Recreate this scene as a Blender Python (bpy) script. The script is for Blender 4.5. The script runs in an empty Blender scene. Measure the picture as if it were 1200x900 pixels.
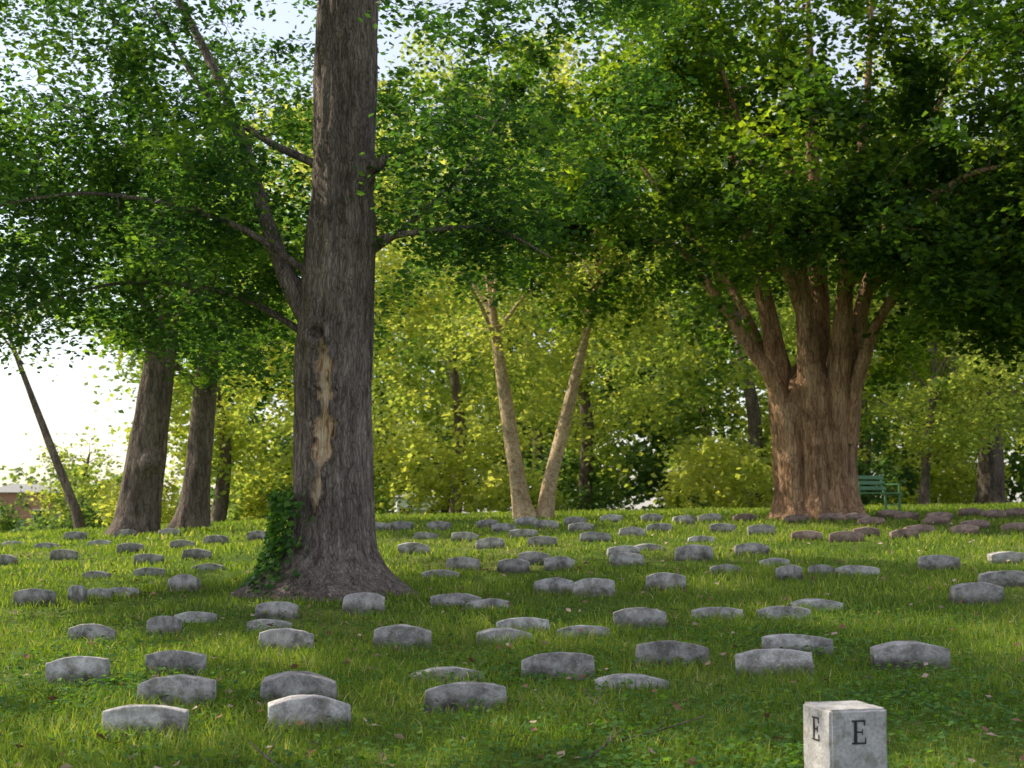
import bpy, math, random, json, bmesh
import numpy as np
from mathutils import Vector, noise, Matrix
rng=np.random.default_rng(7); random.seed(7)
SC=bpy.context.scene
COL=SC.collection
# ------------------------------------------------------------ terrain
def gz(x,y):
    x=np.asarray(x,dtype=float); y=np.asarray(y,dtype=float)
    s=np.where(y<26,.05*np.clip(y,-30,26),1.3+.4*(1-np.exp(-np.clip(y-26,0,None)/8)))
    s=s-4*(1-np.exp(-np.clip(y-42,0,None)/80))
    t=np.clip((y-4)/22,0,1); t=t*t*(3-2*t)
    s=s+.018*np.clip(x,-20,20)*t-.03*np.clip(-x-4,0,16)*np.clip((y-16)/14,0,1)
    s=s+.018*np.sin(x*.9+y*.4)*np.sin(y*.7-.3*x)+.008*np.sin(x*3.1+1)*np.sin(y*2.3)
    return s
def g(x,y): return float(gz(x,y))
CAMZ=1.77; PITCH=math.radians(5.09)
# ------------------------------------------------------------ helpers
def link(o,parent=None):
    COL.objects.link(o)
    if parent is not None: o.parent=parent
    return o
def empty(name,loc=(0,0,0),rot=0):
    e=bpy.data.objects.new(name,None); e.location=loc; e.rotation_euler=(0,0,rot); e.empty_display_size=.2
    COL.objects.link(e); return e
def np_mesh(name,co,loops,starts,mat,smooth=False,tint=None):
    me=bpy.data.meshes.new(name)
    co=np.ascontiguousarray(co,dtype=np.float32)
    me.vertices.add(len(co)); me.vertices.foreach_set("co",co.ravel())
    me.loops.add(len(loops)); me.loops.foreach_set("vertex_index",np.asarray(loops,dtype=np.int32))
    me.polygons.add(len(starts)); me.polygons.foreach_set("loop_start",np.asarray(starts,dtype=np.int32))
    me.polygons.foreach_set("use_smooth",np.full(len(starts),smooth,dtype=bool))
    if tint is not None:
        a=me.attributes.new("tint",'FLOAT','POINT'); a.data.foreach_set("value",np.asarray(tint,dtype=np.float32))
    me.update(calc_edges=True)
    if mat: me.materials.append(mat)
    return me
def quads_mesh(name,co,quads,mat,smooth=False,tint=None):
    q=np.asarray(quads,dtype=np.int32)
    return np_mesh(name,co,q.ravel(),np.arange(len(q))*4,mat,smooth,tint)
class Buf:
    def __init__(s): s.v=[];s.f=[];s.n=0
    def tube(s,pts,radii,seg=8,wob=0.0):
        pts=[Vector(p) for p in pts]; n=len(pts)
        T=(pts[-1]-pts[0]).normalized()
        ref=Vector((0,1,0)) if abs(T.y)<.8 else Vector((1,0,0))
        base=s.n
        for i,p in enumerate(pts):
            t=(pts[min(i+1,n-1)]-pts[max(i-1,0)]).normalized()
            u=t.cross(ref).normalized(); w=t.cross(u)
            for k in range(seg):
                a=2*math.pi*k/seg
                r=radii[i]
                d=u*math.cos(a)+w*math.sin(a)
                if wob: r*=1+wob*noise.noise((p+d*r)*2.5+Vector((3,1,7)))+wob*.5*math.cos(3*a+p.z)
                s.v.append(p+d*r)
        for i in range(n-1):
            for k in range(seg):
                k2=(k+1)%seg
                s.f.append((base+i*seg+k,base+i*seg+k2,base+(i+1)*seg+k2,base+(i+1)*seg+k))
        s.n+=n*seg
    def mesh(s,name,mat):
        return quads_mesh(name,np.array([tuple(v) for v in s.v]),s.f,mat,True)
def smooth_path(pts,rad,m=5):
    P=[Vector(p) for p in pts]; out=[];ro=[]
    n=len(P)
    for i in range(n-1):
        p0=P[max(i-1,0)];p1=P[i];p2=P[i+1];p3=P[min(i+2,n-1)]
        for j in range(m):
            t=j/m
            out.append(.5*((2*p1)+(p2-p0)*t+(2*p0-5*p1+4*p2-p3)*t*t+(3*p1-p0-3*p2+p3)*t**3))
            ro.append(rad[i]*(1-t)+rad[i+1]*t)
    out.append(P[-1]);ro.append(rad[-1]); return out,ro
# ------------------------------------------------------------ materials
def newmat(name):
    m=bpy.data.materials.new(name); m.use_nodes=True; nt=m.node_tree
    for n in list(nt.nodes): nt.nodes.remove(n)
    return m,nt,nt.nodes,nt.links
def ramp(N,stops):
    r=N.new('ShaderNodeValToRGB'); e=r.color_ramp.elements
    while len(e)>1: e.remove(e[-1])
    e[0].position=stops[0][0]; e[0].color=(*stops[0][1],1)
    for p,c in stops[1:]:
        x=e.new(p); x.color=(*c,1)
    return r
def leaf_mat(name,stops,tr=(1.5,1.75,.6),fac=.45,rough=.55):
    m,nt,N,L=newmat(name)
    a=N.new('ShaderNodeAttribute'); a.attribute_name='tint'
    r=ramp(N,stops); L.new(a.outputs['Fac'],r.inputs['Fac'])
    p=N.new('ShaderNodeBsdfPrincipled'); p.inputs['Roughness'].default_value=rough
    p.inputs['Specular IOR Level'].default_value=.2
    L.new(r.outputs['Color'],p.inputs['Base Color'])
    mu=N.new('ShaderNodeVectorMath'); mu.operation='MULTIPLY'; mu.inputs[1].default_value=tr
    L.new(r.outputs['Color'],mu.inputs[0])
    t=N.new('ShaderNodeBsdfTranslucent'); L.new(mu.outputs[0],t.inputs['Color'])
    mx=N.new('ShaderNodeMixShader'); mx.inputs[0].default_value=fac
    L.new(p.outputs[0],mx.inputs[1]); L.new(t.outputs[0],mx.inputs[2])
    o=N.new('ShaderNodeOutputMaterial'); L.new(mx.outputs[0],o.inputs[0]); return m
M_OAK=leaf_mat('oak_leaf',[(0,(.018,.045,.022)),(.5,(.042,.095,.034)),(1,(.14,.21,.045))],tr=(3.4,3.5,1.0),fac=.5)
M_MAPLE=leaf_mat('maple_leaf',[(0,(.018,.045,.014)),(.5,(.052,.105,.022)),(1,(.17,.23,.035))],tr=(3.6,3.4,.9),fac=.5)
M_BG=leaf_mat('background_leaf',[(0,(.055,.11,.035)),(.5,(.19,.25,.06)),(1,(.31,.33,.08))],tr=(2.6,2.5,1.4),fac=.55)
M_GRASS=leaf_mat('grass_blade',[(0,(.05,.10,.016)),(.5,(.17,.245,.04)),(.85,(.31,.35,.08)),(1,(.46,.42,.23))],tr=(2.0,2.0,.7),fac=.45)
M_CLOV=leaf_mat('ground_ivy_leaf',[(0,(.03,.09,.022)),(.6,(.10,.21,.045)),(1,(.18,.28,.06))],tr=(2.0,2.1,.6),fac=.4)
M_DEAD=leaf_mat('dead_leaf',[(0,(.14,.06,.035)),(.5,(.32,.18,.12)),(1,(.6,.45,.38))],tr=(1,1,1),fac=.15,rough=.7)
def bark_mat(name,c0,c1,c2,zs=.18,scale=9,bump=.7,scar=False,warp=.12):
    m,nt,N,L=newmat(name)
    tc=N.new('ShaderNodeTexCoord'); 
    nw=N.new('ShaderNodeTexNoise'); nw.inputs['Scale'].default_value=4; nw.inputs['Detail'].default_value=3; L.new(tc.outputs['Object'],nw.inputs['Vector'])
    wp=N.new('ShaderNodeVectorMath'); wp.operation='MULTIPLY_ADD'; wp.inputs[1].default_value=(warp,warp,warp*3)
    L.new(nw.outputs['Color'],wp.inputs[0]); L.new(tc.outputs['Object'],wp.inputs[2])
    mp=N.new('ShaderNodeMapping'); mp.inputs['Scale'].default_value=(1,1,zs)
    L.new(wp.outputs[0],mp.inputs[0])
    n1=N.new('ShaderNodeTexNoise'); n1.inputs['Scale'].default_value=scale; n1.inputs['Detail'].default_value=9; n1.inputs['Roughness'].default_value=.65; n1.inputs['Distortion'].default_value=.4
    L.new(mp.outputs[0],n1.inputs['Vector'])
    v=N.new('ShaderNodeTexVoronoi'); v.feature='DISTANCE_TO_EDGE'; v.inputs['Scale'].default_value=scale*2.2
    L.new(mp.outputs[0],v.inputs['Vector'])
    n2=N.new('ShaderNodeTexNoise'); n2.inputs['Scale'].default_value=1.3; n2.inputs['Detail'].default_value=4
    L.new(tc.outputs['Object'],n2.inputs['Vector'])
    r=ramp(N,[(.3,c0),(.5,c1),(.72,c2)]); L.new(n1.outputs['Fac'],r.inputs['Fac'])
    r2=ramp(N,[(.3,(.62,.6,.58)),(.7,(1.15,1.1,1.05))]); L.new(n2.outputs['Fac'],r2.inputs['Fac'])
    mu=N.new('ShaderNodeVectorMath'); mu.operation='MULTIPLY'; L.new(r.outputs[0],mu.inputs[0]); L.new(r2.outputs[0],mu.inputs[1])
    vr=ramp(N,[(0,(.5,.48,.46)),(.14,(1,1,1))]); L.new(v.outputs['Distance'],vr.inputs['Fac'])
    mu2=N.new('ShaderNodeVectorMath'); mu2.operation='MULTIPLY'; L.new(mu.outputs[0],mu2.inputs[0]); L.new(vr.outputs[0],mu2.inputs[1])
    col=mu2.outputs[0]
    if scar:
        a=N.new('ShaderNodeAttribute'); a.attribute_name='tint'
        wr=ramp(N,[(.36,(.14,.07,.04)),(.43,(.6,.38,.22)),(.54,(.8,.6,.42)),(.7,(.88,.76,.6))])
        L.new(n1.outputs['Fac'],wr.inputs['Fac'])
        mx=N.new('ShaderNodeMix'); mx.data_type='RGBA'
        L.new(a.outputs['Fac'],mx.inputs[0]); L.new(col,mx.inputs[6]); L.new(wr.outputs[0],mx.inputs[7]); col=mx.outputs[2]
    ad=N.new('ShaderNodeMath'); ad.operation='MULTIPLY_ADD'; ad.inputs[1].default_value=1.0
    cl=N.new('ShaderNodeMath'); cl.operation='MINIMUM'; cl.inputs[1].default_value=.2; L.new(v.outputs['Distance'],cl.inputs[0])
    L.new(cl.outputs[0],ad.inputs[0]); L.new(n1.outputs['Fac'],ad.inputs[2])
    b=N.new('ShaderNodeBump'); b.inputs['Strength'].default_value=bump; b.inputs['Distance'].default_value=.06; L.new(ad.outputs[0],b.inputs['Height'])
    p=N.new('ShaderNodeBsdfPrincipled'); p.inputs['Roughness'].default_value=.9; p.inputs['Specular IOR Level'].default_value=.15
    L.new(col,p.inputs['Base Color']); L.new(b.outputs[0],p.inputs['Normal'])
    o=N.new('ShaderNodeOutputMaterial'); L.new(p.outputs[0],o.inputs[0]); return m
B_OAK=bark_mat('oak_bark',(.08,.065,.06),(.28,.23,.22),(.48,.41,.39),scar=True,scale=15,zs=.15,bump=1.)
B_MAPLE=bark_mat('maple_bark',(.12,.065,.04),(.44,.27,.17),(.64,.46,.31),zs=.14,scale=8,bump=.9)
B_BIRCH=bark_mat('birch_bark',(.34,.18,.09),(.74,.56,.38),(.9,.8,.64),zs=1.6,scale=9,bump=.5)
B_BG=bark_mat('background_bark',(.07,.055,.045),(.2,.16,.14),(.3,.25,.22),scale=7)
def simple(name,col,rough=.7,ns=20,var=.25,bump=.2,metal=0):
    m,nt,N,L=newmat(name)
    tc=N.new('ShaderNodeTexCoord'); n=N.new('ShaderNodeTexNoise'); n.inputs['Scale'].default_value=ns; n.inputs['Detail'].default_value=6
    L.new(tc.outputs['Object'],n.inputs['Vector'])
    r=ramp(N,[(.25,tuple(c*(1-var) for c in col)),(.75,tuple(min(1,c*(1+var)) for c in col))]); L.new(n.outputs['Fac'],r.inputs['Fac'])
    b=N.new('ShaderNodeBump'); b.inputs['Strength'].default_value=bump; b.inputs['Distance'].default_value=.01; L.new(n.outputs['Fac'],b.inputs['Height'])
    p=N.new('ShaderNodeBsdfPrincipled'); p.inputs['Roughness'].default_value=rough; p.inputs['Metallic'].default_value=metal
    L.new(r.outputs[0],p.inputs['Base Color']); L.new(b.outputs[0],p.inputs['Normal'])
    o=N.new('ShaderNodeOutputMaterial'); L.new(p.outputs[0],o.inputs[0]); return m
def stone_mat(name,ca,cb,stain=(.1,.1,.09)):
    m,nt,N,L=newmat(name)
    tc=N.new('ShaderNodeTexCoord'); oi=N.new('ShaderNodeObjectInfo')
    ad=N.new('ShaderNodeVectorMath'); ad.operation='MULTIPLY_ADD'; ad.inputs[1].default_value=(1,1,1)
    cm=N.new('ShaderNodeCombineXYZ'); sc=N.new('ShaderNodeMath'); sc.operation='MULTIPLY'; sc.inputs[1].default_value=37
    L.new(oi.outputs['Random'],sc.inputs[0]); L.new(sc.outputs[0],cm.inputs[0]); L.new(sc.outputs[0],cm.inputs[1])
    L.new(tc.outputs['Object'],ad.inputs[0]); L.new(cm.outputs[0],ad.inputs[2])
    n1=N.new('ShaderNodeTexNoise'); n1.inputs['Scale'].default_value=6; n1.inputs['Detail'].default_value=8; n1.inputs['Roughness'].default_value=.68
    n2=N.new('ShaderNodeTexNoise'); n2.inputs['Scale'].default_value=70; n2.inputs['Detail'].default_value=4
    n3=N.new('ShaderNodeTexNoise'); n3.inputs['Scale'].default_value=13; n3.inputs['Detail'].default_value=6
    for n in(n1,n2,n3): L.new(ad.outputs[0],n.inputs['Vector'])
    r=ramp(N,[(.36,stain),(.5,ca),(.66,cb)]); L.new(n1.outputs['Fac'],r.inputs['Fac'])
    r2=ramp(N,[(.3,(.75,.75,.75)),(.7,(1.2,1.2,1.2))]); L.new(n2.outputs['Fac'],r2.inputs['Fac'])
    mu=N.new('ShaderNodeVectorMath'); mu.operation='MULTIPLY'; L.new(r.outputs[0],mu.inputs[0]); L.new(r2.outputs[0],mu.inputs[1])
    r3=ramp(N,[(.55,(0,0,0)),(.66,(1,1,1))]); L.new(n3.outputs['Fac'],r3.inputs['Fac'])
    mx=N.new('ShaderNodeMix'); mx.data_type='RGBA'; mx.inputs[7].default_value=(.2,.19,.14,1)
    h=N.new('ShaderNodeMath'); h.operation='MULTIPLY'; h.inputs[1].default_value=.6; L.new(r3.outputs[0],h.inputs[0]); L.new(h.outputs[0],mx.inputs[0]); L.new(mu.outputs[0],mx.inputs[6])
    rb=N.new('ShaderNodeMapRange'); rb.inputs[3].default_value=.72; rb.inputs[4].default_value=1.15; L.new(oi.outputs['Random'],rb.inputs[0])
    mv=N.new('ShaderNodeVectorMath'); mv.operation='SCALE'; L.new(mx.outputs[2],mv.inputs[0]); L.new(rb.outputs[0],mv.inputs['Scale'])
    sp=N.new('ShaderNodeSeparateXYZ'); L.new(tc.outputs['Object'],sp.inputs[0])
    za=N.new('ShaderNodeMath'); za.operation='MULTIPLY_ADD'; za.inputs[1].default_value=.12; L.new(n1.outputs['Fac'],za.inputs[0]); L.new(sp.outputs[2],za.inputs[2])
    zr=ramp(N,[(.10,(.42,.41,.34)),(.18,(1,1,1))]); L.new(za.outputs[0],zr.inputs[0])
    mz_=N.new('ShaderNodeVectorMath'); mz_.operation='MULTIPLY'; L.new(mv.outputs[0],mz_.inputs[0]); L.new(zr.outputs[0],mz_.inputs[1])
    b=N.new('ShaderNodeBump'); b.inputs['Strength'].default_value=.6; b.inputs['Distance'].default_value=.006; L.new(n2.outputs['Fac'],b.inputs['Height'])
    p=N.new('ShaderNodeBsdfPrincipled'); p.inputs['Roughness'].default_value=.85
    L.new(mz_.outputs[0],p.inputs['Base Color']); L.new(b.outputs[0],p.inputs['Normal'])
    o=N.new('ShaderNodeOutputMaterial'); L.new(p.outputs[0],o.inputs[0]); return m
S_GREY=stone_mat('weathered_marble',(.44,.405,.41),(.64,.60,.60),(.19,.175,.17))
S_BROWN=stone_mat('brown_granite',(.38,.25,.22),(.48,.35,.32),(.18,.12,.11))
# ------------------------------------------------------------ world, sun, camera
SUN_EL=math.radians(42); SUN_AZ=math.radians(-70)  # azimuth from +Y towards +X
w=bpy.data.worlds.new("World"); SC.world=w; w.use_nodes=True
WN=w.node_tree
bg=WN.nodes['Background']; sky=WN.nodes.new('ShaderNodeTexSky'); sky.sky_type='NISHITA'
sky.sun_disc=False; sky.sun_elevation=SUN_EL; sky.sun_rotation=SUN_AZ; sky.dust_density=1.5; sky.air_density=1
hz_=WN.nodes.new('ShaderNodeVectorMath'); hz_.operation='ADD'; hz_.inputs[1].default_value=(3.2,3.0,2.8)   # bright thin morning haze over the whole sky
WN.links.new(sky.outputs[0],hz_.inputs[0]); WN.links.new(hz_.outputs[0],bg.inputs[0]); bg.inputs[1].default_value=.15
sl=bpy.data.lights.new('sun','SUN'); sl.energy=5; sl.angle=math.radians(.5); sl.color=(1,.91,.70)
so=bpy.data.objects.new('sun',sl); COL.objects.link(so)
sd=Vector((math.sin(SUN_AZ)*math.cos(SUN_EL),math.cos(SUN_AZ)*math.cos(SUN_EL),math.sin(SUN_EL)))
so.rotation_euler=sd.to_track_quat('Z','Y').to_euler(); so.location=(-30,0,30)
cd=bpy.data.cameras.new('camera'); cam=bpy.data.objects.new('camera',cd); COL.objects.link(cam)
cd.lens=49.5; cd.sensor_width=36; cd.clip_end=2000; cam.location=(0,0,CAMZ); cam.rotation_euler=(math.pi/2+PITCH,0,0)
cd.dof.use_dof=True; cd.dof.focus_distance=12; cd.dof.aperture_fstop=3.5
SC.camera=cam
SC.view_settings.view_transform='Standard'; SC.view_settings.look='None'; SC.view_settings.exposure=0
# ------------------------------------------------------------ ground
xs=np.concatenate([[-600,-300,-150,-80],np.arange(-45,45.1,.5),[80,150,300,600]])
ys=np.concatenate([[-100,-50,-20],np.arange(-8,60,.4),[64,70,80,95,120,160,220,320,500,900]])
X,Y=np.meshgrid(xs,ys); Z=gz(X,Y)
co=np.stack([X,Y,Z],-1).reshape(-1,3); nx=len(xs)
I,J=np.meshgrid(np.arange(nx-1),np.arange(len(ys)-1)); a=(J*nx+I).ravel()
q=np.stack([a,a+1,a+1+nx,a+nx],-1)
m,nt,N,L=newmat('lawn')
tc=N.new('ShaderNodeTexCoord')
n1=N.new('ShaderNodeTexNoise'); n1.inputs['Scale'].default_value=.5; n1.inputs['Detail'].default_value=5
n2=N.new('ShaderNodeTexNoise'); n2.inputs['Scale'].default_value=22; n2.inputs['Detail'].default_value=6
for n in(n1,n2): L.new(tc.outputs['Object'],n.inputs['Vector'])
r1=ramp(N,[(.3,(.06,.105,.015)),(.5,(.12,.18,.03)),(.7,(.24,.24,.08))]); L.new(n1.outputs[0],r1.inputs[0])
r2=ramp(N,[(.3,(.4,.36,.32)),(.6,(1.1,1.1,1.1))]); L.new(n2.outputs[0],r2.inputs[0])
mu=N.new('ShaderNodeVectorMath'); mu.operation='MULTIPLY'; L.new(r1.outputs[0],mu.inputs[0]); L.new(r2.outputs[0],mu.inputs[1])
b=N.new('ShaderNodeBump'); b.inputs['Strength'].default_value=.8; b.inputs['Distance'].default_value=.05; L.new(n2.outputs[0],b.inputs['Height'])
p=N.new('ShaderNodeBsdfPrincipled'); p.inputs['Roughness'].default_value=.95; p.inputs['Specular IOR Level'].default_value=.1
L.new(mu.outputs[0],p.inputs['Base Color']); L.new(b.outputs[0],p.inputs['Normal'])
o=N.new('ShaderNodeOutputMaterial'); L.new(p.outputs[0],o.inputs[0]); M_LAWN=m
link(bpy.data.objects.new('ground',quads_mesh('ground',co,q,M_LAWN,True)))
# ------------------------------------------------------------ grass
def patch(x,y):
    return .5+.26*np.sin(x*1.3+2*np.sin(y*.6))*np.sin(y*1.1+1.5*np.sin(x*.7))+.18*np.sin(x*3.7+y*2.1)*np.sin(y*4.3-x)
V=[];TT=[]
for (y0,y1,dens,wd,hh) in [(3.5,6,500,.006,.08),(6,9,1700,.006,.08),(9,13,1100,.008,.075),(13,19,500,.012,.07),(19,27,230,.02,.065),(27,44,80,.034,.075)]:
    hw=.42*y1+1.5; n=int(dens*2*hw*(y1-y0))
    x=rng.uniform(-hw,hw,n); y=rng.uniform(y0,y1,n)
    k=np.abs(x)<.42*y+1.5; x=x[k];y=y[k]
    pv=patch(x,y); k=rng.random(len(x))<.3+1.2*pv; x=x[k];y=y[k];pv=pv[k]; n=len(x)
    z=gz(x,y)-.01; h=hh*(.35+1.3*pv)*rng.uniform(.5,1.5,n)
    a=rng.uniform(0,2*np.pi,n); ln=rng.uniform(.1,.9,n)*h; b2=rng.uniform(0,2*np.pi,n)
    wx=np.cos(a)*wd*rng.uniform(.6,1.3,n)*.5; wy=np.sin(a)*wd*.5
    lx=np.cos(b2)*ln; ly=np.sin(b2)*ln
    P=np.stack([np.stack([x-wx,y-wy,z],-1),np.stack([x+wx,y+wy,z],-1),
      np.stack([x+wx*.8+lx*.35,y+wy*.8+ly*.35,z+h*.6],-1),np.stack([x-wx*.8+lx*.35,y-wy*.8+ly*.35,z+h*.6],-1),
      np.stack([x+lx,y+ly,z+h],-1)],1)
    V.append(P.reshape(-1,3)); TT.append(np.repeat(np.clip(.08+.6*pv+rng.normal(0,.17,n)+(rng.random(n)<.06)*.5,0,1),5))
co=np.concatenate(V); nb=len(co)//5; bs=(np.arange(nb)*5)[:,None]
lp=(bs+np.array([0,1,2,3,3,2,4])[None]).ravel(); st=(np.arange(nb)[:,None]*7+np.array([0,4])[None]).ravel()
link(bpy.data.objects.new('grass',np_mesh('grass',co,lp,st,M_GRASS,False,np.concatenate(TT))))
def leaf_quads(c,size,wratio,flat=.5,tint=None,droop=0.,nrm=None):
    n=len(c); a=rng.uniform(0,2*np.pi,n)
    d=np.stack([np.cos(a),np.sin(a),rng.normal(-droop,flat*.6,n)],-1); d/=np.linalg.norm(d,axis=1,keepdims=True)
    up=np.stack([rng.normal(0,flat,n),rng.normal(0,flat,n),np.ones(n)],-1)
    if nrm is not None: up=up+nrm
    s=np.cross(up,d); s/=np.linalg.norm(s,axis=1,keepdims=True)
    u=np.cross(d,s)
    L_=(size*rng.uniform(.65,1.25,n))[:,None]
    P=np.stack([c-d*L_*.5,c+s*L_*wratio*.5+d*L_*.05+u*L_*.08,c+d*L_*.5,c-s*L_*wratio*.5+d*L_*.05+u*L_*.08],1)
    return P.reshape(-1,3)
n=80000; y=3.5+12*rng.random(n)**1.25; x=rng.uniform(-1,1,n)*(.42*y+1)
pv=.5+.5*np.sin(x*1.7+1.3*np.sin(y*.9)+2)*np.sin(y*1.3+x*.6); k=rng.random(n)<np.clip(pv*1.1,0.12,1)*np.clip((16-y)/6,0,1); x=x[k];y=y[k]
c=np.stack([x,y,gz(x,y)+rng.uniform(.015,.09,len(x))],-1)
link(bpy.data.objects.new('ground_ivy',quads_mesh('ground_ivy',leaf_quads(c,.042,1.0,.35),np.arange(len(c)*4).reshape(-1,4),M_CLOV,False,np.repeat(np.clip(rng.normal(.5,.28,len(c)),0,1),4))))
n=1300; y=4+24*rng.random(n)**1.6; x=rng.uniform(-1,1,n)*(.42*y+.5)
c=np.stack([x,y,gz(x,y)+rng.uniform(.05,.09,n)],-1)
link(bpy.data.objects.new('fallen_leaves',quads_mesh('fallen_leaves',leaf_quads(c,.07,.7,.5),np.arange(n*4).reshape(-1,4),M_DEAD,False,np.repeat(rng.random(n),4))))
# ------------------------------------------------------------ trees
def ellip_clumps(c,r,n,seed,shell=.3,gap=-.12,fs=.33):
    out=[];so_=Vector((seed*13.1,seed*7.7,seed*3.3))
    while len(out)<n:
        d=Vector((random.gauss(0,1),random.gauss(0,1),random.gauss(0,1))).normalized()
        rr=(shell**3+(1-shell**3)*random.random())**(1/3)
        rr*=1+.28*noise.noise(d*1.8+so_)
        p=Vector((c[0]+d.x*r[0]*rr,c[1]+d.y*r[1]*rr,c[2]+d.z*r[2]*rr))
        if noise.noise(p*fs+so_)<gap: continue
        out.append(p)
    return out
def foliage(clumps,per,cr,thick,lsize,wr,seed=0,tb=.5,tv=.22,flat=.55,droop=.15):
    C=np.array([tuple(p) for p in clumps]); nc=len(C)
    idx=np.repeat(np.arange(nc),per); n=len(idx)
    a=rng.uniform(0,2*np.pi,n); rad=np.sqrt(rng.random(n))
    sc=rng.uniform(.6,1.35,nc)[idx]*cr
    ph=rng.uniform(0,6.28,nc)[idx]; lob=.65+.35*np.cos(a*3+ph)
    x=np.cos(a)*rad*sc*lob; y=np.sin(a)*rad*sc*lob
    tx=rng.normal(0,.28,nc)[idx]; ty=rng.normal(0,.28,nc)[idx]
    z=rng.normal(0,thick,n)*sc+x*tx+y*ty-.25*rad**2*sc
    P=C[idx]+np.stack([x,y,z],-1)
    t=np.clip(tb+rng.normal(0,tv,nc)[idx]+rng.normal(0,.12,n),0,1)
    co=leaf_quads(P,lsize,wr,flat,droop=droop)
    return co,np.repeat(t,4)
def grow(buf,nodes,clumps,r0=.010,rk=.009,seg=4,rmax=.05):
    npos=[tuple(p) for p,_ in nodes]; nr=[r for _,r in nodes]
    A=np.zeros((len(nodes)+len(clumps)*4,3)); R=np.zeros(len(A)); A[:len(npos)]=npos; R[:len(nr)]=nr; k=len(npos)
    cl=sorted(clumps,key=lambda p:float(np.min(np.linalg.norm(A[:len(npos)]-np.array(tuple(p)),axis=1))))
    for c in cl:
        cv=np.array(tuple(c)); dv=A[:k]-cv
        cost=np.linalg.norm(dv,axis=1)+.6*np.clip(dv[:,2],0,None)
        i=int(np.argmin(cost)); p0=Vector(A[i]); dist=(c-p0).length
        if dist<.05: continue
        rs=min(rmax,max(r0,r0+rk*dist),R[i]*.8+.003); m1=p0.lerp(c,.35)+Vector((random.gauss(0,.06),random.gauss(0,.06),.10+random.gauss(0,.03)))*dist
        m2=p0.lerp(c,.7)+Vector((random.gauss(0,.06),random.gauss(0,.06),.08))*dist
        rr=[rs,rs*.75,rs*.5,rs*.3]
        buf.tube([p0,m1,m2,c],rr,seg)
        for q_,r_ in((m1,rr[1]),(m2,rr[2]),(c,rr[3])):
            A[k]=tuple(q_);R[k]=r_;k+=1
def tree_obj(parent,name,me):
    o=bpy.data.objects.new(name,me); link(o,parent); return o
def trunk_rings(prof,seg,lobes,flare,fh,ridge=.02,seed=0,scarf=None,zstep=.05,ztop=None):
    zs_=[];z=prof[0][0]
    while z<prof[-1][0]: zs_.append(z); z+=zstep if z<7.5 else .3
    V=[];T=[]
    pz=[p[0] for p in prof]
    for z in zs_:
        cx=np.interp(z,pz,[p[1] for p in prof]);cy=np.interp(z,pz,[p[2] for p in prof]);r=np.interp(z,pz,[p[3] for p in prof])
        for k in range(seg):
            a=2*math.pi*k/seg; zz=max(z,0)
            lb=sum(amp*max(0,math.cos((a-ang)))**pw for ang,amp,pw in lobes)
            rr=r+flare*math.exp(-zz/fh)*(.35+lb)
            d=Vector((math.cos(a),math.sin(a),0)); 
            rr+=ridge*noise.noise(Vector((d.x*6,d.y*6,z*.9+seed)))*2+ridge*2*noise.noise(Vector((d.x*1.7,d.y*1.7,z*.6+seed)))+ridge*.6*noise.noise(Vector((d.x*14,d.y*14,z*3)))
            t=0
            if scarf: 
                t,dr=scarf(a,z); rr+=dr
            V.append((cx+d.x*rr,cy+d.y*rr,z)); T.append(t)
    F=[]
    for i in range(len(zs_)-1):
        for k in range(seg):
            k2=(k+1)%seg; F.append((i*seg+k,i*seg+k2,(i+1)*seg+k2,(i+1)*seg+k))
    return np.array(V),F,T
def fol_obj(parent,co,t,mat):
    return tree_obj(parent,'foliage',quads_mesh('foliage',co,np.arange(len(co)).reshape(-1,4),mat,False,t))
# ---- big oak (left)
OX,OY=-2.15,16.6; oz=g(OX,OY); oak=empty('oak_tree',(OX,OY,oz))
def scar(a,z):
    da=(a+math.pi/2+.20+.12*math.sin(z*2.1)+math.pi)%(2*math.pi)-math.pi
    t=0;dr=0
    if .9<z<2.95:
        wd=.26*math.sin(math.pi*min(1,max(0,(z-.9)/2.05)))**.5*(.85+1.0*noise.noise(Vector((3,z*4,1)))+.6*noise.noise(Vector((8,z*13,1))))*(.4+.6*min(1,(z-.9)/.8))
        e=abs(da)/max(wd,.01)
        if e<1: t=1;dr=-.045
        elif e<1.5: dr=.04
    dk=math.hypot(da*.43+.06,(z-3.0)*1.0)
    if dk<.20: dr+=.09*math.exp(-((dk-.12)/.05)**2)
    if dk<.09: dr-=.10*(1-dk/.09)
    a2=a-2*math.pi if a>math.pi else a
    dk=math.hypot((a2+.5)*.4,z-4.95)
    if dk<.35: dr+=.13*math.exp(-(dk/.14)**2)
    dk=math.hypot(da*.43,z-4.6)
    if dk<.5: dr+=.04*math.exp(-(dk/.16)**2)
    return t,dr
prof=[(-.25,0,0,.50),(.5,.02,0,.475),(.9,.05,0,.465),(2.4,.03,0,.425),(3.6,.07,0,.42),(4.2,.09,0,.415),(4.7,.1,0,.36),(5.5,.12,0,.37),(7,.15,0,.36),(9,.2,.1,.3),(12,.2,.1,.2),(16,.1,.2,.05)]
lob=[(-1.2,1.0,9),(-2.1,.9,10),(-2.8,1.4,9),(-.35,1.5,9),(.7,1.1,8),(1.7,.9,8),(2.6,1.3,8),(-1.65,.5,12)]
v,f,t=trunk_rings(prof,160,lob,.36,.30,.022,1,scar)
tree_obj(oak,'trunk',quads_mesh('trunk',v,f,B_OAK,True,t))
ob=Buf()
def limb(buf,nodes,pts,rad,m=5,seg=10,wob=.12):
    P,R=smooth_path(pts,rad,m); buf.tube(P,R,seg,wob)
    for p_,r_ in zip(P,R): nodes.append((p_,r_))
nodes=[]
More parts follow.
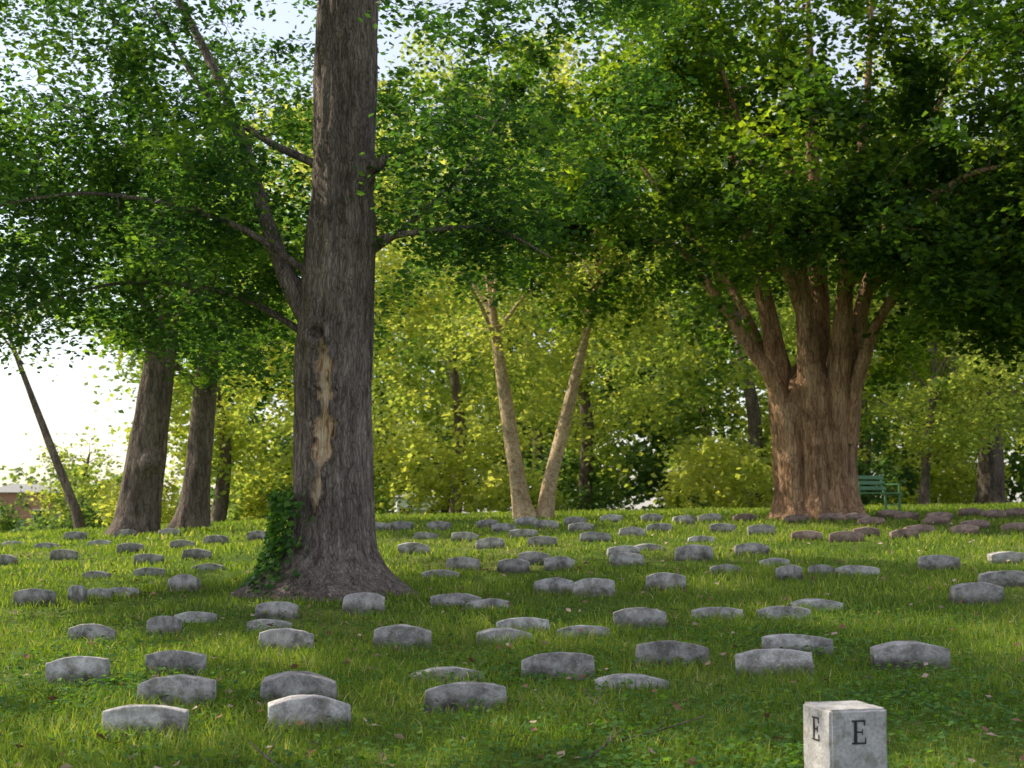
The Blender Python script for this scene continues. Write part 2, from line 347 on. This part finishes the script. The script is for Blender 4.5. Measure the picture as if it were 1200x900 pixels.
for (ang,ln,r_) in [(-2.8,1.5,.13),(-.35,1.5,.14),(-1.2,1.0,.11),(-2.1,.95,.10),(.7,1.4,.12),(2.6,1.4,.12),(1.7,1.2,.1)]:
    pts=[]
    for k in range(6):
        s_=.35+k/5*(ln-.35); a_=ang+.12*math.sin(k*1.4+ang)
        x_,y_=s_*math.cos(a_),s_*math.sin(a_); pts.append((x_,y_,g(OX+x_,OY+y_)-oz+.16*(1-k/5)**2-.02-.09*(k/5)**2))
    P,R=smooth_path(pts,[r_*1.2,r_,r_*.85,r_*.7,r_*.5,r_*.3],4); ob.tube(P,R,10,.25)
limb(ob,nodes,[(-.2,0,3.1),(-.55,0,3.75),(-.8,.1,4.4),(-1.1,.3,5.3),(-1.5,.5,6.3),(-2.4,.8,8)],[.16,.12,.09,.075,.06,.03])
limb(ob,nodes,[(0,0,5.0),(-.9,.4,5.5),(-1.8,.9,6.3),(-2.6,1.5,7.6)],[.06,.045,.03,.015])
limb(ob,nodes,[(.2,-.1,4.05),(.9,-.2,4.2),(1.9,-.5,4.2),(2.6,-.8,3.8)],[.055,.035,.022,.01])
limb(ob,nodes,[(.2,.2,3.9),(.9,.6,4.5),(1.6,1.0,5.3),(2.1,1.5,6.3)],[.06,.04,.025,.01])
limb(ob,nodes,[(-.1,.2,2.9),(-1.3,.7,3.6),(-2.8,1,3.8),(-4.2,1,3.4)],[.05,.035,.022,.01])
limb(ob,nodes,[(-.2,-.1,3.7),(-1.2,-.5,4.3),(-2.6,-1.0,4.5),(-3.8,-1.4,4.2)],[.05,.035,.022,.01])
limb(ob,nodes,[(.2,-.05,4.8),(.42,-.18,4.98),(.58,-.3,5.0),(.66,-.34,5.12)],[.13,.11,.08,.02])
for i,zz in enumerate(np.arange(7.6,15,.5)):
    a_=i*2.4+.5; l_=5.2*(1-(zz-5)/14); px=float(np.interp(zz,[5.5,16],[.12,.1]))
    limb(ob,nodes,[(px,.1,zz-.3),(px+math.cos(a_)*l_*.4,math.sin(a_)*l_*.4,zz+.8),(px+math.cos(a_)*l_,math.sin(a_)*l_,zz+1.5)],[.08,.05,.02],seg=7)
cl=ellip_clumps((-2.0,.8,7.6),(6.3,6.2,5.2),980,1,.35,.0,.45)
cl=[p for p in cl if p.z<9.2 or random.random()<.22]
cl+=[p for p in ellip_clumps((-3.6,.3,4.9),(3.8,3.2,2.0),230,2,.1,-.02,.6)]
cl+=[p for p in ellip_clumps((1.9,-.3,4.8),(1.8,1.6,.9),50,3,.1)]
cl=[p for p in cl if p.z>2.3+random.random()*.8 and not (p.y<.4 and -.95<p.x*(16.6/(16.6+p.y))-.05<.95 and p.z<8)]
grow(ob,nodes,cl)
tree_obj(oak,'branches',ob.mesh('branches',B_OAK))
co,t=foliage(cl,135,.70,.17,.10,.6,tb=.42,flat=.7); fol_obj(oak,co,t,M_OAK)
n=900; a=rng.normal(-2.75,.35,n); z=rng.random(n)**1.1*1.15; rr=.52+.42*np.exp(-z/.3)+rng.uniform(0,.16,n)
c=np.stack([rr*np.cos(a),rr*np.sin(a),z],-1)
tree_obj(oak,'trunk_ivy',quads_mesh('trunk_ivy',leaf_quads(c,.085,.95,.6,nrm=np.stack([np.cos(a)*1.5,np.sin(a)*1.5,0*a],-1)),np.arange(n*4).reshape(-1,4),M_CLOV,False,np.repeat(rng.uniform(0,.7,n),4)))
# ---- big multi-stemmed maple (right)
MX,MY=6.45,30; mz=g(MX,MY); mp_=empty('maple_tree',(MX,MY,mz))
prof=[(-.3,0,0,.70),(.6,0,0,.66),(1.4,0,0,.68),(2.2,0,0,.74),(2.9,0,0,.62),(3.4,0,0,.2)]
lob=[(-1.57,.8,6),(-2.5,1.,6),(-.5,1.1,6),(.5,.8,6),(1.6,.8,6),(2.7,.9,6)]
def flute(a,z):
    c_=math.cos(4*a+.5*math.sin(z*1.1)+.4); return 0,.12*(abs(c_)**.6)-.06+.035*math.cos(11*a+z)
v,f,t=trunk_rings(prof,120,lob,.26,.4,.05,4,flute)
tree_obj(mp_,'trunk',quads_mesh('trunk',v,f,B_MAPLE,True,t))
mb=Buf(); nodes=[]
ST=[([(-.45,-.3,-.2),(-.55,-.35,1.2),(-.85,-.4,2.7),(-1.5,-.5,3.7),(-2.2,-.7,4.7),(-2.9,-.9,5.6),(-4.0,-1,6.0),(-4.6,-1.2,6.8)],[.34,.3,.20,.13,.10,.08,.04,.02]),
 ([(-.5,.1,-.2),(-.55,.1,1.2),(-.72,.1,3),(-1.0,.2,4.8),(-1.5,.3,7),(-2,.5,11)],[.36,.33,.28,.17,.10,.04]),
 ([(-.1,-.55,-.2),(-.12,-.5,1.2),(-.2,-.55,3),(-.35,-.6,5),(-.6,-.7,8),(-.8,-.6,12)],[.34,.3,.27,.16,.09,.03]),
 ([(.3,-.5,-.2),(.3,-.45,1.2),(.42,-.45,3),(.65,-.6,5.5),(1.2,-.3,9),(1.5,.2,12)],[.36,.31,.27,.15,.08,.03]),
 ([(.62,-.1,-.2),(.6,-.05,1.2),(.82,.0,3),(1.15,.1,4.8),(2.2,.3,7.5),(3.4,.5,10)],[.34,.3,.25,.16,.09,.03]),
 ([(.2,.45,-.2),(.2,.45,1.2),(.3,.6,4),(.3,1,8),(.3,1.2,12)],[.4,.36,.22,.14,.04]),
 ([(.6,-.3,1.6),(.8,-.5,2.9),(1.35,-.9,4.4),(2.5,-1.3,5.8),(4.2,-1.8,6.9)],[.2,.16,.10,.07,.03]),
 ([(-.6,.3,2.2),(-1.3,1,4.6),(-2.4,1.8,6.6),(-3.6,2.2,8.4)],[.16,.10,.07,.03]),
 ([(-.4,-.6,4.4),(-1.1,-1.5,6),(-1.8,-2.4,7.6),(-2.4,-3,9)],[.12,.09,.06,.03]),
 ([(.7,-.6,5),(1.5,-2,6),(2.4,-3.6,6.6),(3.4,-5,6.4)],[.12,.09,.06,.03]),
 ([(1.3,.1,5),(3.2,.6,6.2),(5.2,1,7),(7,1.2,7.2)],[.12,.09,.06,.03])]
for P_,R_ in ST: limb(mb,nodes,P_,R_,6,14,.14)
cl=ellip_clumps((.6,0,9.4),(8,7,6.4),900,5,.35,.0,.4)
cl=[p for p in cl if p.z<12.0 or random.random()<.25]
cl+=ellip_clumps((4.4,-2.6,5.5),(4.4,3.2,2.6),300,6,.1,-.02,.6)
cl+=ellip_clumps((4.6,-3.0,9.6),(4.2,3.0,2.4),150,16,.1,-.05,.6)
cl+=ellip_clumps((-2.6,-1.5,7.2),(3.8,3,2.8),120,8,.1,0,.5)
cl+=ellip_clumps((.4,-2.2,7.0),(2.4,1.2,1.8),60,9,.1,0,.8)
cl=[p for p in cl if p.z>2.7+random.random()*1.4 and not(-1.7<p.x<1.35 and p.z<4.4+random.random()*1.2) and not(p.x<-1.7 and p.z<3.6+random.random()*2.2)]
grow(mb,nodes,cl,r0=.014,rk=.010,rmax=.06)
tree_obj(mp_,'branches',mb.mesh('branches',B_MAPLE))
co,t=foliage(cl,118,.88,.17,.15,.85,tb=.45,flat=.7); fol_obj(mp_,co,t,M_MAPLE)
# ---- generic tree
def gtree(name,x,y,h,cr,zb,tr,nc,per,ls,lm,bm_,seed,lean=(0,0),csz=1.0,tb=.5,burl=False,cx=0,wr=.7,gap=-.05,crown=None):
    e=empty(name,(x,y,g(x,y))); nodes=[]; bf=Buf()
    prof=[(-.2,0,0,tr*1.05),(h*.1,lean[0]*.1,lean[1]*.1,tr),(h*.35,lean[0]*.4,lean[1]*.4,tr*.85),(h*.7,lean[0]*.8,lean[1]*.8,tr*.4),(h*.92,lean[0],lean[1],tr*.08)]
    lob=[(random.uniform(0,6.28),.8,7) for _ in range(6)]
    def bf_(a,z):
        if not burl: return 0,0
        dk=math.hypot(((a+math.pi/2-.5+math.pi)%(2*math.pi)-math.pi)*tr,z-1.55)
        return 0,.24*math.exp(-(dk/.22)**2)*(1+.5*noise.noise(Vector((a*6,z*8,0))))
    v,f,t=trunk_rings(prof,40,lob,tr*.5,.35,tr*.05,seed,bf_,.12)
    tree_obj(e,'trunk',quads_mesh('trunk',v,f,bm_,True,t))
    for z in np.arange(h*.2,h*.9,h*.035):
        nodes.append((Vector((lean[0]*z/h,lean[1]*z/h,z)),tr*.5))
    for i in range(8):
        zz=zb+(h-zb)*(i+.3)/9; a_=i*2.4+seed; l_=cr*.75*(1-.5*i/8); bx=lean[0]*zz/h; by=lean[1]*zz/h
        limb(bf,nodes,[(bx,by,zz-.5),(bx+cx*.3+math.cos(a_)*l_*.45,by+math.sin(a_)*l_*.45,zz+.5),(bx+cx*.6+math.cos(a_)*l_,by+math.sin(a_)*l_,zz+1.3)],[tr*.35,tr*.22,.02],4,7)
    cc=(lean[0]*.6+cx,lean[1]*.6,(zb+h)/2); rr=(cr,cr,(h-zb)/2)
    if crown: cc,rr=crown
    cl=ellip_clumps(cc,rr,nc,seed,.3,gap,.45)
    grow(bf,nodes,cl)
    tree_obj(e,'branches',bf.mesh('branches',bm_))
    co,t=foliage(cl,per,csz,.17,ls,wr,tb=tb,flat=.8); fol_obj(e,co,t,lm)
    return e
gtree('oak_tree',-8.25,31,8.8,3.4,3.9,.44,75,100,.17,M_OAK,B_BG,21,lean=(.9,0),burl=True,tb=.8)
gtree('oak_tree',-7.55,33.5,8.8,3.4,3.6,.32,75,100,.17,M_OAK,B_BG,22,lean=(.4,.5),tb=.9)
gtree('birch_tree',.25,34,8,2.4,4.5,.19,50,110,.13,M_BG,B_BIRCH,23,lean=(-1.0,.2),tb=.6)
gtree('birch_tree',.72,34.1,8,2.4,4.5,.17,50,110,.13,M_BG,B_BIRCH,24,lean=(1.7,.2),tb=.6)
gtree('young_tree',12.8,44,6.5,3.2,1.8,.13,90,110,.16,M_BG,B_BG,25,lean=(.6,0),tb=.7)
gtree('young_tree',-13.9,46,9,2.6,6.0,.16,26,100,.15,M_BG,B_BG,28,lean=(-3.2,0),tb=.6)
gtree('sycamore_tree',16.3,48,13,4.5,3.0,.42,120,110,.2,M_BG,B_BG,26,tb=.6)
# maple added out of view on the left, crown shaped to shade the front rows
gtree('added_shade_maple',-9.5,9.5,12,5,7,.4,180,105,.19,M_MAPLE,B_BG,31,csz=.85,gap=.10,crown=((.6,1.0,9.4),(6.8,5.0,2.6)))
# ---- distant wood
be=empty('background_trees'); bb=Buf(); CO=[];TI=[]
def bgtree(x,y,h,r,nc,per,csz,ls,tr,tb,seed,zb=.9):
    z0=g(x,y)
    P,R=smooth_path([(x,y,z0-.3),(x+.3,y,z0+h*.2),(x-.3,y,z0+h*.45),(x,y,z0+h*.9)],[tr*1.3,tr,tr*.6,.05],4); bb.tube(P,R,8,.15)
    nd=[(p_,r_) for p_,r_ in zip(P[3:],R[3:])]
    c_=ellip_clumps((x,y,z0+zb+(h-zb)/2),(r,r,(h-zb)/2),nc,seed,.5,-.06,.33)
    grow(bb,nd,c_,r0=.015,rk=.010,rmax=.06)
    co,t=foliage(c_,per,csz,.25,ls,.75,tb=tb,flat=.9); CO.append(co);TI.append(t)
BG=[(-31,60,15,6,2),(-10.5,50,15,4.0,1.2),(-6.2,49,17,4.4,2.0),(2.5,52,18,5.2,2.4),(8,48,16,4.6,1.8),(13.5,55,18,6,2),(21,52,16,5.5,1.5),(-2.5,60,22,5,2),(-9,68,22,6,2),(1,70,25,7,3),(10,74,26,7,3),(20,70,24,7,3),(28,60,18,6,2),(34,75,18,8,2)]
for i,(x,y,h,r,zb) in enumerate(BG): bgtree(x,y,h,r,int(1.75*r*h),85,1.3,.25,.24,random.uniform(.45,.9),40+i,zb)
bgtree(-19.8,66,5,2.4,26,80,1.1,.22,.12,.7,66,.8)
for i,(x,y,h,r) in enumerate([(-46,96,16,8),(-37,118,7,6),(-14,96,17,8),(-5,100,21,9),(5,98,19,8),(15,100,22,9),(26,98,20,9),(37,98,20,9)]):
    bgtree(x,y,h,r,int(1.2*r*h),60,2.2,.6,.3,random.uniform(.0,.4),70+i)
tree_obj(be,'branches',bb.mesh('branches',B_BG)); fol_obj(be,np.concatenate(CO),np.concatenate(TI),M_BG)
# shrubs below the wood
se=empty('background_shrubs'); CO=[];TI=[]; sb=Buf()
for i in range(50):
    x=-34+i*1.4+random.uniform(-1.2,1.2); y=random.uniform(43,62); 
    if -26<x<-13: y=random.uniform(60,72)
    h=random.uniform(1.3,3.6); z0=g(x,y)
    if x<-12: h*=.7
    c_=ellip_clumps((x,y,z0+h*.48),(1.7,1.5,h*.58),22,90+i,.2,-.3)
    grow(sb,[(Vector((x,y,z0+.1*k)),.05) for k in range(4)],c_)
    co,t=foliage(c_,80,.75,.35,.2,.8,tb=random.choice([.0,.1,.3,.7,.95]),tv=.1,flat=.9); CO.append(co);TI.append(t)
tree_obj(se,'stems',sb.mesh('stems',B_BG)); fol_obj(se,np.concatenate(CO),np.concatenate(TI),M_BG)
# ------------------------------------------------------------ headstones
def stone_mesh(name,w_,hs,hc,th,mat,seed):
    bm=bmesh.new(); K=14
    pts=[(-w_/2,-.16),(-w_/2*1.0,hs*.4),(-w_/2*.985,hs)]
    for k in range(1,K): 
        s_=k/K; pts.append((-w_/2*.985+w_*.985*s_,hs+(hc-hs)*(1-(2*s_-1)**2)))
    pts+=[(w_/2*.985,hs),(w_/2,hs*.4),(w_/2,-.16)]
    fv=[bm.verts.new((x,-th/2,z)) for x,z in pts]; bvv=[bm.verts.new((x*.99,th/2,z*.96)) for x,z in pts]
    n=len(pts)
    bm.faces.new(fv); bm.faces.new(bvv[::-1])
    for k in range(n): 
        k2=(k+1)%n; bm.faces.new((fv[k2],fv[k],bvv[k],bvv[k2]))
    bm.normal_update()
    ed=[e for e in bm.edges if len(e.link_faces)==2 and e.calc_face_angle(0)>.6 and e.verts[0].co.z>-.1]
    bmesh.ops.bevel(bm,geom=ed,offset=.012,segments=3,affect='EDGES',profile=.6)
    bmesh.ops.triangulate(bm,faces=[f for f in bm.faces if len(f.verts)>4])
    bmesh.ops.subdivide_edges(bm,edges=[e for e in bm.edges if e.calc_length()>.07],cuts=2,use_grid_fill=True)
    for v in bm.verts:
        q_=Vector((seed*3,seed,0)); p_=v.co*7+q_; p2=v.co*22+q_
        v.co+=Vector((noise.noise(p_),noise.noise(p_+Vector((9,0,0))),noise.noise(p_+Vector((0,9,0)))))*.012+Vector((noise.noise(p2),noise.noise(p2+Vector((9,0,0))),noise.noise(p2+Vector((0,9,0)))))*.005
    me=bpy.data.meshes.new(name); bm.to_mesh(me); bm.free(); me.materials.append(mat)
    for p_ in me.polygons: p_.use_smooth=False
    return me
SM=[stone_mesh('headstone',.5,.17,.212,.15,S_GREY,1),stone_mesh('headstone',.5,.155,.205,.16,S_GREY,2),stone_mesh('headstone',.5,.175,.208,.14,S_GREY,3),stone_mesh('headstone',.5,.16,.21,.15,S_GREY,4)]
SB=[stone_mesh('headstone',.5,.16,.205,.15,S_BROWN,5),stone_mesh('headstone',.5,.15,.2,.15,S_BROWN,6)]
# x, y, width, kind (0 standing, -1 sunken, 1 tall, 2 brown)
HS=[(-2.18,8.54,.49,0),(-1.25,8.8,.5,0),(-2.2,9.42,.49,0),(-1.43,9.6,.5,0),(-.3,9.34,.53,0),(-.47,10.48,.53,-1),(-3.12,10.3,.43,0),(-2.51,10.68,.43,0),(.35,10.66,.54,0),(.85,10.18,.52,-1),(1.24,11.14,.57,0),(1.96,10.7,.57,0),(2.3,11.54,.56,0),(3.05,10.94,.57,0),(-1.89,11.92,.45,0),(-3.71,12.58,.4,0),(-3.15,12.92,.29,0),(-2.26,13.28,.41,-1),(-.94,12.18,.49,0),(-.07,12.5,.48,-1),(.1,13.22,.49,-1),(.63,12.74,.48,-1),(1.19,13.28,.49,0),(-3.11,14.02,.4,-1),
(-2.33,14.1,.41,0),(-1.5,14.4,.42,1),(-5.2,15.5,.43,0),(-4.8,15.7,.17,0),(-4.7,16.2,.29,-1),(-4.5,16.4,.41,-1),(-3.9,16.9,.36,0),(-.6,15.1,.55,-1),(-.25,14.8,.45,-1),(.48,16.4,.45,0),(.92,16,.47,0),(1.79,16.6,.46,0),(2,13.9,.5,-1),(2.63,13.8,.52,-1),(3.1,14.5,.53,-1),(4.9,15,.55,1),(5.7,16.4,.6,0),(3.4,17.4,.32,0),(4.3,17.7,.54,-1),(3.9,17.9,.32,-1),(5.5,18.3,.52,1),(6.75,19.3,.53,0),(2.6,20.3,.54,1),(3.55,21,.51,0),(1.58,19.6,.475,0),(1.65,21,.48,0),(1.4,23.9,.52,0),(2.1,24.8,.45,0),(.63,19,.41,0),(.3,19.7,.43,0),(.02,18.8,.43,0),(-.66,19.1,.44,0),(-.35,23,.47,0),(-.82,24.6,.48,0),(.2,25,.5,0),(.5,23.1,.48,0),
(-5.4,21.1,.43,0),(-4.8,21.6,.42,0),(-4.25,19.9,.43,-1),(-6.4,23.8,.43,0),(-5.7,24.5,.42,0),(-5.3,25.4,.43,0),(-4.65,26,.41,0),(-7.2,22.8,.41,0),(-7.9,22.1,.35,0),(-1.54,22.1,.5,0),(-.92,18.3,.49,-1),(-1.45,28.2,.48,0),(-2.2,28.2,.48,0),(-.5,28.8,.45,0),(.3,29.6,.47,0),(1.3,29,.46,0),(2.1,29.8,.47,0),(1.3,26.6,.48,0),(-4.9,19.2,.4,-1),(-5.5,18.8,.36,-1),(2.15,22.2,.46,-1),
(4.85,23.3,.5,2),(5.4,22.9,.55,2),(6,24,.44,2),(6.45,23.3,.45,2),(7.05,24.5,.53,2),(7.8,24.4,.47,2),(8.4,25.7,.5,2),(8.85,24.8,.54,2),(7,28.7,.5,2),(6.4,28.4,.5,2),(5.7,28.3,.5,2),(8,30,.52,2),(8.7,28.8,.53,2),(9.9,30.5,.52,2),(10,29.4,.5,2),(10.7,30,.5,2),(4.8,29.2,.48,2),(4.1,29.3,.48,0),(3.5,28.7,.48,0),(2.9,29.3,.46,0),(-8.6,26.2,.44,-1),(-7.85,27,.44,-1),(-9.7,27.6,.44,-1),(-7,29,.45,0),(-9,29.2,.45,0),(-8,29.4,.45,0),(3.85,25.9,.47,0),(4.4,25,.48,0),(3.15,23.6,.44,-1),(.67,27.6,.47,0),(2.7,26,.47,0),(-2.5,24,.44,-1),(-2.65,28.3,.45,0),(8.05,28.9,.5,2),(6.8,26.8,.5,2),(8,26.7,.5,2),(-.16,26.8,.46,0),(-1.55,25.5,.44,-1),(3.55,19.2,.4,-1),(2.75,18.3,.4,-1)]
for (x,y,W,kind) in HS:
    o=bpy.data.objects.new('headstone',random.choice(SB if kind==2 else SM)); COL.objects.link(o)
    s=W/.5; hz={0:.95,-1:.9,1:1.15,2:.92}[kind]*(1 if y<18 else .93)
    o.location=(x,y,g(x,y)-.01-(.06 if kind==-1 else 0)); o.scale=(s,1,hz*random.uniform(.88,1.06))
    o.rotation_euler=(random.gauss(0,.04),random.gauss(0,.03),random.gauss(.03,.07))
# ------------------------------------------------------------ box helper
def boxes(name,lst,mat,parent,bev=.004):
    bm=bmesh.new()
    for (c,s,rot) in lst:
        M=Matrix.Translation(c)@(rot if rot else Matrix.Identity(4))@Matrix.Diagonal((*s,1))
        bmesh.ops.create_cube(bm,size=1,matrix=M)
    if bev: bmesh.ops.bevel(bm,geom=list(bm.edges),offset=bev,segments=2,affect='EDGES')
    me=bpy.data.meshes.new(name); bm.to_mesh(me); bm.free(); me.materials.append(mat)
    return link(bpy.data.objects.new(name,me),parent)
# ---- section marker
EX,EY=1.67,7.2; em=empty('section_marker',(EX,EY,g(EX,EY)),math.radians(14))
bm=bmesh.new(); bmesh.ops.create_cube(bm,size=1,matrix=Matrix.Translation((0,0,.13))@Matrix.Diagonal((.31,.31,.56,1)))
bmesh.ops.bevel(bm,geom=list(bm.edges),offset=.012,segments=3,affect='EDGES')
bmesh.ops.subdivide_edges(bm,edges=[e for e in bm.edges if e.calc_length()>.1],cuts=10,use_grid_fill=True)
for v in bm.verts:
    v.co+=Vector([noise.noise(v.co*14+Vector((k*9,0,0))) for k in range(3)])*.004
me=bpy.data.meshes.new('post'); bm.to_mesh(me); bm.free(); me.materials.append(stone_mat('marker_marble',(.50,.47,.48),(.60,.57,.57),(.38,.36,.36)))
link(bpy.data.objects.new('post',me),em)
M_INK=simple('black_lettering',(.012,.012,.014),.6)
def letterE(front):
    L_=[]
    def bx(x0,x1,z0,z1): L_.append((((x0+x1)/2,0,(z0+z1)/2),(x1-x0,.008,z1-z0),None))
    bx(-.040,.032,.050,.058); bx(-.040,.036,-.058,-.050)
    bx(-.028,-.012,-.050,.050)
    bx(-.012,.014,-.004,.004); bx(.014,.019,-.015,.015)
    bx(.026,.032,.030,.050); bx(.030,.036,-.050,-.026)
    o=boxes('letter_e',L_,M_INK,em,0)
    if front: o.location=(.0,-.1545,.30)
    else: o.location=(-.1545,0,.30); o.rotation_euler=(0,0,-math.pi/2)
letterE(True);letterE(False)
# ---- bench
BX,BY=8.55,33.5; be_=empty('park_bench',(BX,BY,g(BX,BY)),math.radians(28))
M_GR=simple('green_paint',(.08,.22,.08),.45,30,.3)
Wb=1.4; sl_=[]
for k in range(5): sl_.append(((0,-.22+k*.11,.44),(Wb,.085,.03),None))
boxes('seat',sl_,M_GR,be_)
boxes('backrest',[((0,.30+k*.035,.56+k*.13),(Wb,.025,.09),Matrix.Rotation(-.25,4,'X')) for k in range(3)],M_GR,be_)
for i,sx in enumerate((-Wb/2+.08,Wb/2-.08)):
    boxes('end_frame_%d'%(i+1),[((sx,-.24,.21),(.05,.05,.44),None),((sx,.24,.21),(.05,.05,.44),None),((sx,.0,.405),(.04,.52,.04),None),((sx,.34,.66),(.045,.04,.5),Matrix.Rotation(-.25,4,'X')),((sx,-.24,.54),(.045,.045,.2),None),((sx,.02,.655),(.05,.6,.035),None),((sx,0,.16),(.03,.46,.03),None)],M_GR,be_)
# ---- brick house
def brick():
    m,nt,N,L=newmat('brick'); tc=N.new('ShaderNodeTexCoord'); b=N.new('ShaderNodeTexBrick'); b.inputs['Scale'].default_value=4
    b.inputs['Color1'].default_value=(.50,.20,.15,1); b.inputs['Color2'].default_value=(.40,.16,.12,1); b.inputs['Mortar'].default_value=(.5,.42,.38,1)
    mp=N.new('ShaderNodeMapping'); mp.inputs['Rotation'].default_value=(math.pi/2,0,0); L.new(tc.outputs['Object'],mp.inputs[0]); L.new(mp.outputs[0],b.inputs['Vector'])
    p=N.new('ShaderNodeBsdfPrincipled'); p.inputs['Roughness'].default_value=.85; L.new(b.outputs[0],p.inputs['Base Color'])
    o=N.new('ShaderNodeOutputMaterial'); L.new(p.outputs[0],o.inputs[0]); return m
M_BR=brick(); M_WH=simple('white_paint',(.78,.78,.76),.6,8,.05); M_ROOF=simple('shingles',(.34,.33,.33),.9,12,.3); M_GL=simple('window_glass',(.03,.04,.05),.1,3,.2)
def house(name,x,y,w_,d_,h_,rh,wall,rot=0,zoff=0,wins=True):
    e=empty(name,(x,y,g(x,y)+zoff),rot)
    boxes('walls',[((0,0,h_/2-.5),(w_,d_,h_+1),None)],wall,e,0)
    bm=bmesh.new(); o_=.2
    V_=[bm.verts.new(c) for c in [(-w_/2-o_,-d_/2-o_,h_+.003),(w_/2+o_,-d_/2-o_,h_+.003),(w_/2+o_,d_/2+o_,h_+.003),(-w_/2-o_,d_/2+o_,h_+.003),(-w_/2+d_*.4,0,h_+rh),(w_/2-d_*.4,0,h_+rh)]]
    for f_ in [(0,1,5,4),(1,2,5),(2,3,4,5),(3,0,4),(3,2,1,0)]: bm.faces.new([V_[k] for k in f_])
    me=bpy.data.meshes.new('roof'); bm.to_mesh(me); bm.free(); me.materials.append(M_ROOF); link(bpy.data.objects.new('roof',me),e)
    fr=[];gl=[]
    for cx in (-w_*.32,w_*.32):
        fr.append(((cx,-d_/2-.02,h_*.58),(.8,.08,1.0),None)); gl.append(((cx,-d_/2-.045,h_*.58),(.65,.08,.85),None))
    boxes('window_frames',fr,M_WH,e,0); boxes('windows',gl,M_GL,e,0)
    boxes('door',[((0,-d_/2-.03,.9),(.85,.08,1.9),None)],M_ROOF,e,.01)
house('brick_house',-27.6,80,4.0,3.4,3.35,.5,M_BR,.1)
house('white_outbuilding',-5.7,85,2.6,2.4,2.6,.4,M_WH,.15,0)
# ---- fallen twigs
tw=Buf()
for (x,y,a0,ln) in [(.62,9.0,1.9,.5),(.55,8.2,.3,.6),(.4,7.8,1.0,.4),(-1.2,7.6,2.4,.3),(2.9,8.0,.8,.35)]:
    z=g(x,y); P=[(x,y,z+.02),(x+math.cos(a0)*ln*.5,y+math.sin(a0)*ln*.3,z+.08),(x+math.cos(a0)*ln,y+math.sin(a0)*ln*.6,z+.16)]
    tw.tube(P,[.008,.006,.003],5); tw.tube([P[1],(P[1][0]+.08,P[1][1]+.03,P[1][2]+.13)],[.005,.002],5)
link(bpy.data.objects.new('fallen_twigs',tw.mesh('fallen_twigs',B_BG)))
